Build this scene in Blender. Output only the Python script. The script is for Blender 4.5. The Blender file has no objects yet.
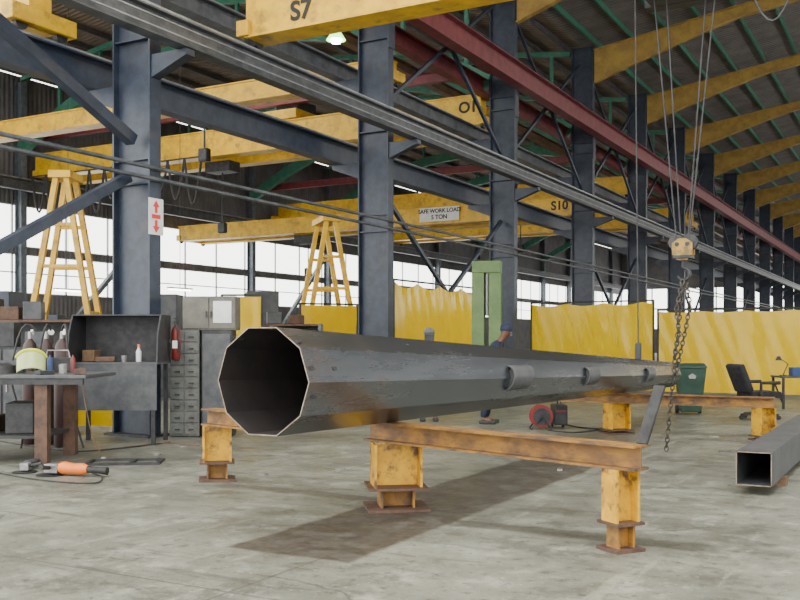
import bpy, bmesh, math, random
from mathutils import Vector, Matrix
random.seed(7)
C = bpy.context.scene.collection
PI = math.pi
TH = math.radians(28.93); CT = math.cos(TH); ST = math.sin(TH)
F_PX = 950.0; HZ = 340.0; CAMZ = 1.6
def at(px, py, d):
    t = (px-400)/F_PX
    return Vector((d*(-ST+t*CT), d*(CT+t*ST), CAMZ+(HZ-py)/F_PX*d))
def grd(px, d): 
    v = at(px, HZ, d); return (v.x, v.y, 0)

# ---------------- materials
def mat(name, c1, c2=None, scale=6, rough=.6, metal=0, bump=0, lo=.4, hi=.6, stretch=(1,1,1), coords='Object', c3=None, scale3=1.2, lo3=.55, hi3=.65, trans=0, detail=6, rvar=0, fade=None):
    m = bpy.data.materials.new(name); m.use_nodes = True
    nt = m.node_tree; N = nt.nodes; L = nt.links
    b = N['Principled BSDF']
    b.inputs['Roughness'].default_value = rough; b.inputs['Metallic'].default_value = metal
    b.inputs['Base Color'].default_value = (*c1, 1)
    if c2 is not None or bump:
        tc = N.new('ShaderNodeTexCoord'); mp = N.new('ShaderNodeMapping'); mp.inputs['Scale'].default_value = stretch
        L.new(tc.outputs[coords], mp.inputs['Vector'])
        n = N.new('ShaderNodeTexNoise'); n.inputs['Scale'].default_value = scale; n.inputs['Detail'].default_value = detail
        n.inputs['Roughness'].default_value = .65
        L.new(mp.outputs[0], n.inputs['Vector'])
        if c2 is not None:
            r = N.new('ShaderNodeValToRGB'); r.color_ramp.elements[0].position = lo; r.color_ramp.elements[1].position = hi
            r.color_ramp.elements[0].color = (*c1, 1); r.color_ramp.elements[1].color = (*c2, 1)
            L.new(n.outputs['Fac'], r.inputs['Fac']); out = r.outputs['Color']
            if c3 is not None:
                n3 = N.new('ShaderNodeTexNoise'); n3.inputs['Scale'].default_value = scale3; n3.inputs['Detail'].default_value = 10; n3.inputs['Roughness'].default_value = .7
                L.new(mp.outputs[0] if not fade else tc.outputs[coords], n3.inputs['Vector'])
                r3 = N.new('ShaderNodeMapRange'); r3.inputs[1].default_value = lo3; r3.inputs[2].default_value = hi3
                src = n3.outputs['Fac']
                if fade:   # marks get rarer along local y
                    sp = N.new('ShaderNodeSeparateXYZ'); L.new(tc.outputs[coords], sp.inputs[0])
                    fr = N.new('ShaderNodeMapRange'); fr.inputs[1].default_value = 0; fr.inputs[2].default_value = fade[0]; fr.inputs[3].default_value = fade[1]; fr.inputs[4].default_value = fade[2]
                    L.new(sp.outputs[1], fr.inputs[0]); ad = N.new('ShaderNodeMath'); ad.operation='ADD'; L.new(src, ad.inputs[0]); L.new(fr.outputs[0], ad.inputs[1]); src = ad.outputs[0]
                L.new(src, r3.inputs[0])
                mx = N.new('ShaderNodeMixRGB'); L.new(r3.outputs[0], mx.inputs['Fac']); L.new(out, mx.inputs[1]); mx.inputs[2].default_value = (*c3, 1)
                out = mx.outputs[0]
                if metal:
                    mm = N.new('ShaderNodeMapRange'); mm.inputs[3].default_value = metal; mm.inputs[4].default_value = metal*.6
                    L.new(r3.outputs[0], mm.inputs[0]); L.new(mm.outputs[0], b.inputs['Metallic'])
            L.new(out, b.inputs['Base Color'])
            if rvar:
                rv = N.new('ShaderNodeMapRange'); rv.inputs[1].default_value = .3; rv.inputs[2].default_value = .7
                rv.inputs[3].default_value = rough-rvar; rv.inputs[4].default_value = rough+rvar
                L.new(n.outputs['Fac'], rv.inputs[0]); L.new(rv.outputs[0], b.inputs['Roughness'])
        if bump:
            bp = N.new('ShaderNodeBump'); bp.inputs['Strength'].default_value = bump; bp.inputs['Distance'].default_value = .02
            L.new(n.outputs['Fac'], bp.inputs['Height']); L.new(bp.outputs[0], b.inputs['Normal'])
    if trans:
        tr = N.new('ShaderNodeBsdfTranslucent'); tr.inputs['Color'].default_value = (*c1, 1)
        ms = N.new('ShaderNodeMixShader'); ms.inputs[0].default_value = trans
        L.new(b.outputs[0], ms.inputs[1]); L.new(tr.outputs[0], ms.inputs[2]); L.new(ms.outputs[0], N['Material Output'].inputs['Surface'])
    return m
def emis(name, c, s):
    m = bpy.data.materials.new(name); m.use_nodes = True
    b = m.node_tree.nodes['Principled BSDF']; b.inputs['Emission Color'].default_value = (*c, 1); b.inputs['Emission Strength'].default_value = s
    b.inputs['Base Color'].default_value = (*c, 1)
    return m
M = dict(
 blue=mat('blue_paint', (.013,.020,.038), (.025,.036,.060), 4, .45, c3=(.045,.04,.038), scale3=2.5, lo3=.54, hi3=.76),
 bluelite=mat('blue_grey_steel', (.08,.095,.12), (.13,.15,.17), 5, .5),
 wframe=mat('grey_window_frame', (.34,.37,.40), (.42,.45,.48), 5, .5),
 rail=mat('grey_girder_paint', (.040,.046,.053), (.085,.09,.10), 3, .5),
 railtop=mat('worn_rail_steel', (.17,.185,.20), (.28,.29,.30), 3, .4, .3),
 red=mat('maroon_paint', (.12,.018,.024), (.18,.032,.038), 3, .5),
 yellow=mat('crane_yellow', (.72,.43,.010), (.54,.31,.012), 2.5, .45, c3=(.20,.12,.03), scale3=3, lo3=.53, hi3=.73),
 ochre=mat('ochre_paint', (.37,.235,.045), (.25,.155,.035), 2, .6),
 green=mat('green_truss_paint', (.03,.145,.095), (.05,.19,.13), 3, .5),
 stand=mat('worn_yellow_paint', (.68,.37,.008), (.50,.25,.010), 4, .5, c3=(.11,.05,.028), scale3=6, lo3=.50, hi3=.62, bump=.15),
 rust=mat('grimy_beam_paint', (.34,.165,.022), (.17,.08,.026), 5, .65, c3=(.06,.037,.028), scale3=6, lo3=.45, hi3=.64, bump=.3, stretch=(.5,1,1)),
 rustdk=mat('dark_rusty_steel', (.07,.042,.033), (.13,.07,.045), 8, .7, .2, bump=.2),
 mill=mat('mill_scale_steel', (.125,.140,.162), (.215,.232,.255), 1.6, .26, .86, bump=.02, lo=.34, hi=.70, stretch=(1.2,.12,1.2), c3=(.17,.105,.070), scale3=1.7, lo3=.56, hi3=.84, rvar=.06, detail=8, fade=(3.2,.09,-.06)),
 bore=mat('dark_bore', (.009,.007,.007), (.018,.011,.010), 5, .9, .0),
 steel=mat('bare_steel', (.24,.24,.24), (.36,.35,.34), 9, .45, .7),
 cut=mat('bright_cut_edge', (.30,.26,.21), (.18,.13,.09), 9, .5, .5),
 dark=mat('dark_steel', (.018,.020,.023), (.04,.04,.043), 7, .55, .2),
 darkg=mat('dark_grey_paint', (.042,.047,.055), (.078,.08,.085), 4, .5),
 greyp=mat('grey_cabinet_paint', (.085,.092,.088), (.13,.132,.122), 5, .6, c3=(.055,.047,.04), scale3=4),
 tan=mat('tan_grey_paint', (.10,.095,.08), (.14,.13,.11), 5, .6),
 curtain=mat('yellow_curtain', (.90,.61,.0), (.80,.51,.0), 2.0, .15, trans=.45, stretch=(1,1,.6), bump=.35, detail=9, lo=.40, hi=.66),
 pressgreen=mat('press_green', (.085,.16,.045), (.13,.21,.065), 3, .5),
 bin=mat('bin_green', (.018,.055,.038), (.026,.07,.05), 4, .5),
 black=mat('black_rubber', (.012,.012,.013), (.03,.03,.03), 9, .6),
 blackf=mat('black_fabric', (.012,.012,.015), (.025,.025,.03), 12, .9),
 white=mat('white_sign', (.72,.72,.70), (.62,.62,.60), 4, .6),
 signred=mat('sign_red', (.65,.02,.02), None, 1, .5),
 textblack=mat('black_lettering', (.01,.01,.01), None, 1, .6),
 orange=mat('orange_plastic', (.85,.22,.02), (.75,.17,.02), 6, .45),
 maroon=mat('cylinder_maroon', (.045,.018,.018), (.03,.015,.015), 4, .5),
 lime=mat('lime_plastic', (.66,.68,.03), (.55,.58,.03), 6, .4),
 visor=mat('yellow_tinted_visor', (.48,.54,.22), (.38,.44,.22), 3, .12),
 redp=mat('red_paint', (.22,.014,.012), (.15,.014,.012), 5, .4),
 redd=mat('dark_red_paint', (.18,.014,.012), (.10,.012,.010), 5, .45),
 bluep=mat('blue_plastic', (.02,.05,.16), (.03,.07,.20), 5, .5),
 deck=mat('roof_sheet', (.105,.092,.092), (.15,.132,.128), 1.5, .7),
 deckb=mat('brown_roof_sheet', (.13,.097,.072), (.19,.145,.11), 1.5, .7),
 purlin=mat('purlin_steel', (.05,.048,.05), (.085,.078,.078), 2, .6),
 wall=mat('wall_sheet', (.105,.10,.105), (.15,.14,.142), 1.2, .7),
 brown=mat('brown_paint', (.14,.075,.042), (.20,.11,.06), 2, .6),
 skin=mat('skin', (.16,.07,.04), (.12,.05,.03), 10, .55),
 overall=mat('navy_overall', (.011,.018,.042), (.018,.027,.06), 8, .85),
 wood=mat('timber', (.17,.10,.05), (.11,.065,.035), 8, .8, stretch=(1,8,1)),
 grimy=mat('grimy_yellow',(.38,.22,.025),(.15,.09,.02),9,.5),
 chainm=mat('dark_chain_steel',(.04,.038,.036),(.10,.085,.07),12,.5,.6),
 lamp=emis('lamp_glow', (.35,1.0,.30), 5),
 lampc=emis('lamp_core', (.8,1.0,.75), 60),
 tube=emis('tube_glow', (1,1,.95), 10),
)
def corrugate(m, axis, s):
    nt=m.node_tree; N=nt.nodes; L=nt.links
    tc=N.new('ShaderNodeTexCoord'); w=N.new('ShaderNodeTexWave'); w.bands_direction=axis; w.inputs['Scale'].default_value=s
    L.new(tc.outputs['Object'], w.inputs['Vector']); bp=N.new('ShaderNodeBump'); bp.inputs['Strength'].default_value=.7; bp.inputs['Distance'].default_value=.04
    L.new(w.outputs['Fac'], bp.inputs['Height']); L.new(bp.outputs[0], N['Principled BSDF'].inputs['Normal'])
corrugate(M['deck'],'Y',1.3); corrugate(M['deckb'],'Y',1.3); corrugate(M['wall'],'Y',1.3)

def floor_mat():
    m = bpy.data.materials.new('concrete_floor'); m.use_nodes=True
    nt=m.node_tree; N=nt.nodes; L=nt.links; b=N['Principled BSDF']
    tc=N.new('ShaderNodeTexCoord'); sp=N.new('ShaderNodeSeparateXYZ'); L.new(tc.outputs['Object'], sp.inputs[0])
    def noise(s,d=8,r=.6,off=0,st=None):
        n=N.new('ShaderNodeTexNoise'); n.inputs['Scale'].default_value=s; n.inputs['Detail'].default_value=d; n.inputs['Roughness'].default_value=r
        if off or st:
            mp=N.new('ShaderNodeMapping'); mp.inputs['Location'].default_value=(off,off*2,0)
            if st: mp.inputs['Scale'].default_value=st
            L.new(tc.outputs['Object'],mp.inputs[0]); L.new(mp.outputs[0],n.inputs['Vector'])
        else: L.new(tc.outputs['Object'], n.inputs['Vector'])
        return n.outputs['Fac']
    def ramp(f,a,b_,ca,cb):
        r=N.new('ShaderNodeValToRGB'); r.color_ramp.elements[0].position=a; r.color_ramp.elements[1].position=b_
        r.color_ramp.elements[0].color=(*ca,1); r.color_ramp.elements[1].color=(*cb,1); L.new(f,r.inputs['Fac']); return r.outputs['Color']
    def mth(op,a,b_=None,clamp=False):
        n=N.new('ShaderNodeMath'); n.operation=op; n.use_clamp=clamp
        for i,v in enumerate((a,b_)):
            if v is None: continue
            if isinstance(v,(int,float)): n.inputs[i].default_value=v
            else: L.new(v,n.inputs[i])
        return n.outputs[0]
    def mix(f,a,col):
        n=N.new('ShaderNodeMixRGB'); L.new(f,n.inputs[0])
        L.new(a,n.inputs[1]); n.inputs[2].default_value=(*col,1); return n.outputs[0]
    def thr(f,c,k,mx=1.0): return mth('MULTIPLY',mth('MULTIPLY',mth('SUBTRACT',f,c,True),k,True),mx)
    base=ramp(noise(.55,10,.66),.38,.62,(.128,.130,.102),(.225,.228,.182))
    fine=noise(14,8,.7)
    sp2=noise(2.2,12,.8); sp3=noise(1.5,12,.78,7.0); sp4=noise(7,12,.8,3.0); sp5=noise(30,6,.8,11.0); sp6=noise(3.5,10,.75,5.0,(1,.12,1)); sp7=noise(3.5,10,.75,9.0,(.12,1,1)); sp8=noise(.9,10,.7,31.0)
    base=mix(thr(sp8,.52,10,.5),base,(.10,.098,.076))
    base=mix(thr(sp3,.52,18,.65),base,(.080,.078,.060))
    base=mix(thr(sp2,.54,16,.5),base,(.33,.333,.275))
    base=mix(thr(sp4,.56,24,.8),base,(.048,.045,.035))
    base=mix(thr(sp6,.57,22,.5),base,(.31,.31,.255))
    base=mix(thr(sp7,.58,22,.6),base,(.06,.057,.045))
    base=mix(thr(sp5,.60,24,.85),base,(.55,.54,.47))
    base=mix(thr(fine,.54,8,.45),base,(.08,.078,.06))
    vo=N.new('ShaderNodeTexVoronoi'); vo.feature='DISTANCE_TO_EDGE'; vo.inputs['Scale'].default_value=.32
    mpv=N.new('ShaderNodeMixRGB'); mpv.blend_type='ADD'; mpv.inputs[0].default_value=.5; nn=N.new('ShaderNodeTexNoise'); nn.inputs['Scale'].default_value=1.6; nn.inputs['Detail'].default_value=8
    L.new(tc.outputs['Object'],nn.inputs['Vector']); L.new(tc.outputs['Object'],mpv.inputs[1]); L.new(nn.outputs['Color'],mpv.inputs[2]); L.new(mpv.outputs[0],vo.inputs['Vector'])
    crack=mth('MULTIPLY',mth('LESS_THAN',vo.outputs['Distance'],.0025),mth('GREATER_THAN',noise(.5,2,.5,20.0),.5))
    base=mix(mth('MULTIPLY',crack,.65),base,(.045,.042,.034))
    wob=mth('MULTIPLY',mth('SUBTRACT',noise(1.5),.5),.25)
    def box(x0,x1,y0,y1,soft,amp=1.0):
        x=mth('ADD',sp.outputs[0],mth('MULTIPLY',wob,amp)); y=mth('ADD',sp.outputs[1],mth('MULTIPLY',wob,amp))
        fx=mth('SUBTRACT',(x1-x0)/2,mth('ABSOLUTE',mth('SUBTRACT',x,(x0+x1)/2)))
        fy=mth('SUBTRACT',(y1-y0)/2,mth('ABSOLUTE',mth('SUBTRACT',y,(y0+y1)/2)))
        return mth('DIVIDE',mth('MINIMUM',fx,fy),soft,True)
    grime_shade=mth('ADD',mth('MULTIPLY',mth('SUBTRACT',noise(3.2,10,.8,2.0),.28),2.2),.1,True)
    grime_shade2=mth('ADD',mth('MULTIPLY',mth('SUBTRACT',noise(4.5,10,.8,2.0),.3),1.6),.5,True)
    for (bx,col,k,gm) in ((box(-4.75,-3.6,5.75,14.5,.05,.6),(.034,.024,.019),.95,grime_shade2),(box(-6.9,-4.6,8.05,8.4,.08,1.2),(.045,.038,.03),.75,grime_shade2),(box(-3.7,-1.3,7.35,7.72,.08,1.2),(.04,.034,.027),.75,grime_shade2),(box(-3.7,-2.5,8.3,8.65,.08,1.2),(.05,.042,.033),.6,grime_shade),(box(-5.2,-3.9,14,24,.5),(.065,.055,.043),.7,grime_shade),(box(-12.5,-8.0,8.5,14,.8,2),(.06,.056,.044),.75,grime_shade),(box(-34,-6.0,20,120,2,2),(.10,.092,.08),.6,grime_shade)):  # dark floor stains, plus beam and trestle shadows painted near the right post
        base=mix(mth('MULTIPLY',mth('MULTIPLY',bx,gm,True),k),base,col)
    def joint(o,per,off):
        f=mth('FRACT',mth('DIVIDE',mth('ADD',o,off),per)); d=mth('ABSOLUTE',mth('SUBTRACT',f,.5))
        return mth('LESS_THAN',d,.008/per)
    base=mix(mth('MULTIPLY',mth('MAXIMUM',joint(sp.outputs[0],3.86,102.3),joint(sp.outputs[1],3.86,101.4)),.8),base,(.045,.042,.034))
    L.new(base,b.inputs['Base Color'])
    rr=N.new('ShaderNodeMapRange'); rr.inputs[1].default_value=.35; rr.inputs[2].default_value=.65; rr.inputs[3].default_value=.30; rr.inputs[4].default_value=.68; L.new(sp2,rr.inputs[0]); L.new(rr.outputs[0],b.inputs['Roughness'])
    bp=N.new('ShaderNodeBump'); bp.inputs['Strength'].default_value=.18; bp.inputs['Distance'].default_value=.01; L.new(fine,bp.inputs['Height']); L.new(bp.outputs[0],b.inputs['Normal'])
    return m
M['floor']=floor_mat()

# ---------------- mesh builder
class MB:
    def __init__(s): s.v=[]; s.f=[]; s.sm=[]
    def add(s, vs, fs, smooth=False):
        o=len(s.v); s.v+= [tuple(v) for v in vs]; s.f+=[tuple(i+o for i in f) for f in fs]; s.sm+=[smooth]*len(fs); return s
    def box(s, c, d, rot=None):
        x,y,z=[k/2 for k in d]
        vs=[Vector((i*x,j*y,k*z)) for i in(-1,1) for j in(-1,1) for k in(-1,1)]
        if rot is not None: vs=[rot@v for v in vs]
        c=Vector(c); vs=[v+c for v in vs]
        return s.add(vs,[(0,1,3,2),(4,6,7,5),(0,4,5,1),(2,3,7,6),(0,2,6,4),(1,5,7,3)])
    def b2(s, a, b): return s.box([(p+q)/2 for p,q in zip(a,b)],[abs(q-p) for p,q in zip(a,b)])
    def prism(s, poly, axis, a, b):
        n=len(poly)
        def P(p,h):
            if axis=='x': return (h,p[0],p[1])
            if axis=='y': return (p[0],h,p[1])
            return (p[0],p[1],h)
        vs=[P(p,a) for p in poly]+[P(p,b) for p in poly]
        fs=[tuple(range(n))[::-1],tuple(range(n,2*n))]+[(i,(i+1)%n,(i+1)%n+n,i+n) for i in range(n)]
        return s.add(vs,fs)
    def tube(s, pts, r, n=8, caps=True, closed=False):
        pts=[Vector(p) for p in pts]; rs=r if isinstance(r,(list,tuple)) else [r]*len(pts)
        vs=[];fs=[];m=len(pts); up=None
        for i,p in enumerate(pts):
            if closed: t=(pts[(i+1)%m]-pts[i-1])
            else: t=(pts[min(i+1,m-1)]-pts[max(i-1,0)])
            t.normalize()
            if up is None:
                up=Vector((0,0,1)) if abs(t.z)<.9 else Vector((1,0,0))
            a=t.cross(up)
            if a.length<1e-4: a=t.cross(Vector((0,1,0)))
            a.normalize(); b=a.cross(t); b.normalize(); up=b
            for k in range(n):
                an=2*PI*(k+.5)/n; vs.append(p+(a*math.cos(an)+b*math.sin(an))*rs[i])
        for i in range(m if closed else m-1):
            for k in range(n):
                j=(i+1)%m; fs.append((i*n+k,i*n+(k+1)%n,j*n+(k+1)%n,j*n+k))
        s.add(vs,fs,n>6)
        if caps and not closed:
            o=len(s.v)-len(vs); s.f.append(tuple(o+k for k in range(n))[::-1]); s.f.append(tuple(o+(m-1)*n+k for k in range(n))); s.sm+=[False,False]
        return s
    def lathe(s, prof, c=(0,0,0), n=20, axis='z'):
        vs=[];fs=[]
        for (r,h) in prof:
            for k in range(n):
                a=2*PI*k/n; x,y=r*math.cos(a),r*math.sin(a)
                v=(x,y,h) if axis=='z' else ((h,x,y) if axis=='x' else (x,h,y))
                vs.append(Vector(v)+Vector(c))
        for i in range(len(prof)-1):
            for k in range(n): fs.append((i*n+k,i*n+(k+1)%n,(i+1)*n+(k+1)%n,(i+1)*n+k))
        s.add(vs,fs,True); o=len(s.v)-len(vs)
        s.f.append(tuple(o+k for k in range(n))[::-1]); s.f.append(tuple(o+(len(prof)-1)*n+k for k in range(n))); s.sm+=[False,False]
        return s
    def ibeam(s, a, b, h, w, tf=.02, tw=.014, up=(0,0,1)):
        a=Vector(a); b=Vector(b); t=b-a; ln=t.length; t.normalize(); up=Vector(up); side=t.cross(up).normalized(); u=side.cross(t).normalized()
        R=Matrix((side,t,u)).transposed(); c=(a+b)/2
        s.box(c,(tw,ln,h-2*tf),R); s.box(c+u*(h/2-tf/2),(w,ln,tf),R); s.box(c-u*(h/2-tf/2),(w,ln,tf),R); return s
    def bar(s,a,b,w,h):
        a=Vector(a); b=Vector(b); t=b-a; ln=t.length; t.normalize(); up=Vector((0,0,1)) if abs(t.z)<.95 else Vector((1,0,0))
        side=t.cross(up).normalized(); u=side.cross(t).normalized(); R=Matrix((side,t,u)).transposed()
        return s.box((a+b)/2,(w,ln,h),R)
    def build(s, name, m, parent=None, bevel=0):
        me=bpy.data.meshes.new(name); me.from_pydata(s.v,[],s.f)
        me.materials.append(M[m] if isinstance(m,str) else m)
        me.polygons.foreach_set('use_smooth', s.sm)
        bm=bmesh.new(); bm.from_mesh(me); bmesh.ops.recalc_face_normals(bm,faces=bm.faces); bm.to_mesh(me); bm.free()
        o=bpy.data.objects.new(name,me); C.objects.link(o)
        if parent: o.parent=parent
        if bevel:
            md=o.modifiers.new('bevel','BEVEL'); md.width=bevel; md.segments=2; md.limit_method='ANGLE'
        if any(s.sm):
            me.update()
            try: me.set_sharp_from_angle(angle=math.radians(40))
            except Exception: pass
        return o
def tag(o,label,cat,group=None,kind=None):
    if label: o['label']=label
    if cat: o['category']=cat
    if group: o['group']=group
    if kind: o['kind']=kind
    return o
def thing(name,label,cat,loc=(0,0,0),rotz=0,group=None):
    o=bpy.data.objects.new(name,None); C.objects.link(o); o.empty_display_size=.1
    o.location=loc; o.rotation_euler=(0,0,rotz); return tag(o,label,cat,group)
def struct(name,mb,m,parent=None):
    o=mb.build(name,m,parent); o['kind']='structure'; return o
def dup(root,loc,label=None,rotz=None,group=None):
    r=root.copy(); C.objects.link(r); r.location=loc
    if rotz is not None: r.rotation_euler=(0,0,rotz)
    if label: r['label']=label
    if group: r['group']=group
    for ch in list(root.children):
        c=ch.copy(); C.objects.link(c); c.parent=r
        for g in list(ch.children):
            d=g.copy(); C.objects.link(d); d.parent=c
    return r
def text(body,size,loc,rot,m,parent,name='lettering'):
    cu=bpy.data.curves.new(name,'FONT'); cu.body=body; cu.size=size; cu.align_x='CENTER'; cu.align_y='CENTER'; cu.extrude=.004; cu.offset=.012*size/.4
    t=bpy.data.objects.new(name,cu); C.objects.link(t)
    bpy.context.view_layer.update()
    me=bpy.data.meshes.new_from_object(t.evaluated_get(bpy.context.evaluated_depsgraph_get()))
    bpy.data.objects.remove(t); o=bpy.data.objects.new(name,me); C.objects.link(o)
    me.materials.clear(); me.materials.append(M[m]); o.location=loc; o.rotation_euler=rot; o.parent=parent; return o
ORD=['first','second','third','fourth','fifth','sixth','seventh','eighth','ninth','tenth','eleventh','twelfth','thirteenth','fourteenth','fifteenth']

# ---------------- setting
XC=-11.57; Y0=11.80; SP=7.92; XW=-34.0; YE=120.0; EAVE=12.6; XR=-.5
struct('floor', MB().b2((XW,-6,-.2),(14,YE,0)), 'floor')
w=MB(); w.b2((XW-.15,10,0),(XW,YE,3.6)); w.b2((XW-.15,10,5.3),(XW,YE,5.6)); w.b2((XW-.15,10,7.4),(XW,YE,EAVE+.3))
struct('wall_left', w,'wall')
w=MB(); w.b2((XW,YE,0),(12,YE+.2,3)); w.b2((XW,YE,8),(12,YE+.2,14.6))
struct('wall_back', w,'wall')
w=MB(); w.b2((10.6,-6,0),(10.8,YE,3.4)); w.b2((10.6,-6,7.4),(10.8,YE,EAVE+.4))
for k in range(17): w.b2((10.6,-6+k*SP-.2,3.4),(10.8,-6+k*SP+.2,7.4))
struct('wall_right', w,'wall')
r=MB(); T=.12; YR=9.0
def slab(x0,z0,x1,z1,y0,y1,mb):
    mb.prism([(x0,z0),(x1,z1),(x1,z1+T),(x0,z0+T)],'y',y0,y1)
slab(XC,EAVE+.35,XR,EAVE+2.0,YR,YE,r); slab(XR,EAVE+2.0,10.6,EAVE+.35,YR,YE,r)
struct('ceiling', r,'deck')
r=MB(); XM=(XW+XC)/2
slab(XW,EAVE+.35,XM,EAVE+1.9,YR,YE,r); slab(XM,EAVE+1.9,XC,EAVE+.35,YR,YE,r)
struct('ceiling_side_bay', r,'deckb')
for nm,m,lab,grp,sl in (('purlin','green','green steel purlin running lengthwise under the main bay roof','green main bay purlins',((XC,EAVE+.35,XR,EAVE+2.0),)),('purlin','purlin','thin dark steel purlin running lengthwise under the side bay roof','side bay purlins',((XW,EAVE+.35,XM,EAVE+1.9),(XM,EAVE+1.9,XC,EAVE+.35)))):
    p0=None
    for k in range(9):
        for (xa,za,xb,zb_) in sl:
            t=(k+.5)/9; x=xa+(xb-xa)*t; z=za+(zb_-za)*t-.11
            if p0 is None:
                p0=MB().box((0,0,0),(.07,YE-YR-.2,.2)).build(nm,m); tag(p0,lab,'purlin',grp); o=p0
            else: o=p0.copy(); C.objects.link(o)
            o.location=(x,(YR+YE)/2,z)
wn=0
for i in range(0,14):
    ya=Y0+SP*i; yb=min(ya+SP,YE)
    mb=MB(); 
    for j in range(4):
        y=ya+.2+(yb-ya-.4)*j/3; mb.box((XW-.07,y,5.5),(.07,.07,3.85))
    for z in (3.62,4.5,5.28,5.62,7.38): mb.box((XW-.07,(ya+yb)/2,z),(.07,yb-ya,.05))
    wn+=1; struct('window_%d'%wn, mb,'wframe')
mb=MB()
for j in range(24): mb.box((XW+j*1.95,YE+.1,5.5),(.15,.1,5))
mb.box((-11,YE+.1,5.5),(46,.1,.15)); struct('window_%d'%(wn+1),mb,'wframe')
wc=None
for i in range(0,14):
    if wc is None:
        wc=MB().ibeam((0,0,0),(0,0,EAVE),.4,.3,up=(1,0,0)).build('wall_column','bluelite'); tag(wc,'slim grey steel column against the far window wall','column','columns of the far window wall'); o=wc
    else: o=wc.copy(); C.objects.link(o)
    o.location=(XW+.25,Y0+SP*i,0)

# ---------------- columns
CW=.84; HC=CW/2
def make_column():
    t=thing('steel_column','','column',group='dark blue columns of the crane aisle')
    s=MB().ibeam((0,0,0),(0,0,EAVE+.3),CW,.26,.035,.03,up=(1,0,0))
    s.build('shaft','blue',t)
    MB().box((0,0,.02),(1.0,.5,.04)).build('base_plate','dark',t)
    for sx,z,x1 in ((1,6.3,1.18),(-1,5.88,1.18),(-1,7.93,1.12)):
        mb=MB().prism([(HC*sx,z),(x1*sx,z),(x1*sx,z-.10),(HC*sx,z-.38)],'y',-.10,.10)
        mb.build('crane_bracket','blue',t)
    for z in (4.2,6.6,8.8):
        st=MB(); 
        for zz in (0,.4): st.box((0,0,z+zz),(CW-.04,.22,.03))
        st.build('stiffener','blue',t)
    MB().box((HC+.02,0,9.0),(.03,.28,.9)).build('splice_plate','blue',t)
    return t
col0=make_column()
NC=14
for i in range(NC):
    lab='dark blue steel column, %s from the left in the crane aisle row'%ORD[i]
    loc=(XC,Y0+SP*i,0)
    if i==0: col0.location=loc; col0['label']=lab
    else: dup(col0,loc,lab)

def girder(name,label,x,ztop,h,w,m,cat='girder',y0=-4,y1=118,rail=True,tf=.03):
    t=thing(name,label,cat,(x,0,0))
    MB().ibeam((0,y0,ztop-h/2),(0,y1,ztop-h/2),h,w,tf,.02).build('girder_beam',m,t)
    if rail: MB().box((0,(y0+y1)/2,ztop+.04),(.07,y1-y0,.08)).build('crane_rail','railtop',t)
    return t
g=girder('crane_girder','grey crane runway girder with pale rail on the near side of the column row',-10.5,6.74,.42,.26,'rail')
for k in range(2): MB().box((.2,57,6.40+.16*k),(.02,122,.02)).build('conductor_bar','railtop',g)
girder('crane_girder','dark blue crane runway girder behind the columns, below the yellow beams',-12.6,6.45,.55,.3,'blue')
girder('crane_girder','upper crane runway girder on the far side of the column row',-12.55,8.35,.4,.3,'rail')
girder('tie_beam','maroon steel beam running high along the near side of the columns',-10.93,10.05,.66,.36,'red',cat='beam',rail=False)
girder('tie_beam','maroon steel beam running high along the far side of the columns',-12.2,9.8,.5,.3,'red',cat='beam',rail=False)
girder('tie_beam','brown lengthwise beam under the side bay roof, nearest to the columns',-15.5,11.0,.35,.3,'brown',cat='beam',rail=False,y0=9)
girder('tie_beam','brown lengthwise beam under the side bay roof, furthest from the columns',-25.0,11.2,.35,.3,'brown',cat='beam',rail=False,y0=9)
girder('crane_girder','grey crane runway girder along the far window wall',XW+.75,8.35,.45,.3,'rail',y0=9)
for i in range(2,8,2):
    o=MB().ibeam((XC-.5,Y0+SP*i+.5,10.3),(XW+.5,Y0+SP*i+.5,10.3),.35,.25).build('cross_tie','red')
    tag(o,'dark crosswise tie beam of the side bay starting at the %s column'%ORD[i],'beam','crosswise tie beams of the side bay')
for (x,z,lab) in ((-11.06,4.42,'upper of two grey service pipes running along the columns'),(-11.06,4.24,'lower of two grey service pipes running along the columns')):
    tag(MB().tube([(x,-4,z),(x,118,z)],.035,8).build('service_pipe','rail'),lab,'pipe')
def brace(a,b,lab,r=.07,m='blue',g=None):
    o=MB().bar(a,b,r*2,r*2).build('brace',m); tag(o,lab,'brace',g); return o
brace((XC,Y0-.2,4.3),(XC,Y0-SP+.3,.2),'thick dark blue diagonal brace sloping down left from the leftmost column',.08)
brace((XC+.1,Y0-.2,4.9),(XC+.1,Y0-SP+.3,8.3),'thick dark blue diagonal brace rising left from the leftmost column',.09)
for i in (1,3,5,7):
    ym=Y0+(i+.5)*SP
    brace((XC,Y0+SP*i+.2,5.3),(XC,ym-.07,2.9),'thin brace sloping down right from the %s column'%ORD[i],.05)
    brace((XC,Y0+SP*(i+1)-.2,5.3),(XC,ym+.07,2.9),'thin brace sloping down left from the %s column'%ORD[i+1],.05)
for i in (1,2,3,4,5,6,7):
    brace((XC-.07,Y0+SP*i+.2,7.2),(XC-.07,Y0+SP*(i+1)-.2,12.2),'thin upper brace rising right from the %s column'%ORD[i],.045)
    brace((XC+.09,Y0+SP*i+.2,12.2),(XC+.09,Y0+SP*(i+1)-.2,7.2),'thin upper brace falling right from the %s column'%ORD[i],.045)
for i in (2,4):
    brace((XW+.55,Y0+SP*i+.2,.09),(XW+.55,Y0+SP*(i+1)-.2,7.4),'dark brace crossing the far windows, %s one from the left'%ORD[i//2-1],.10,'bluelite')
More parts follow.
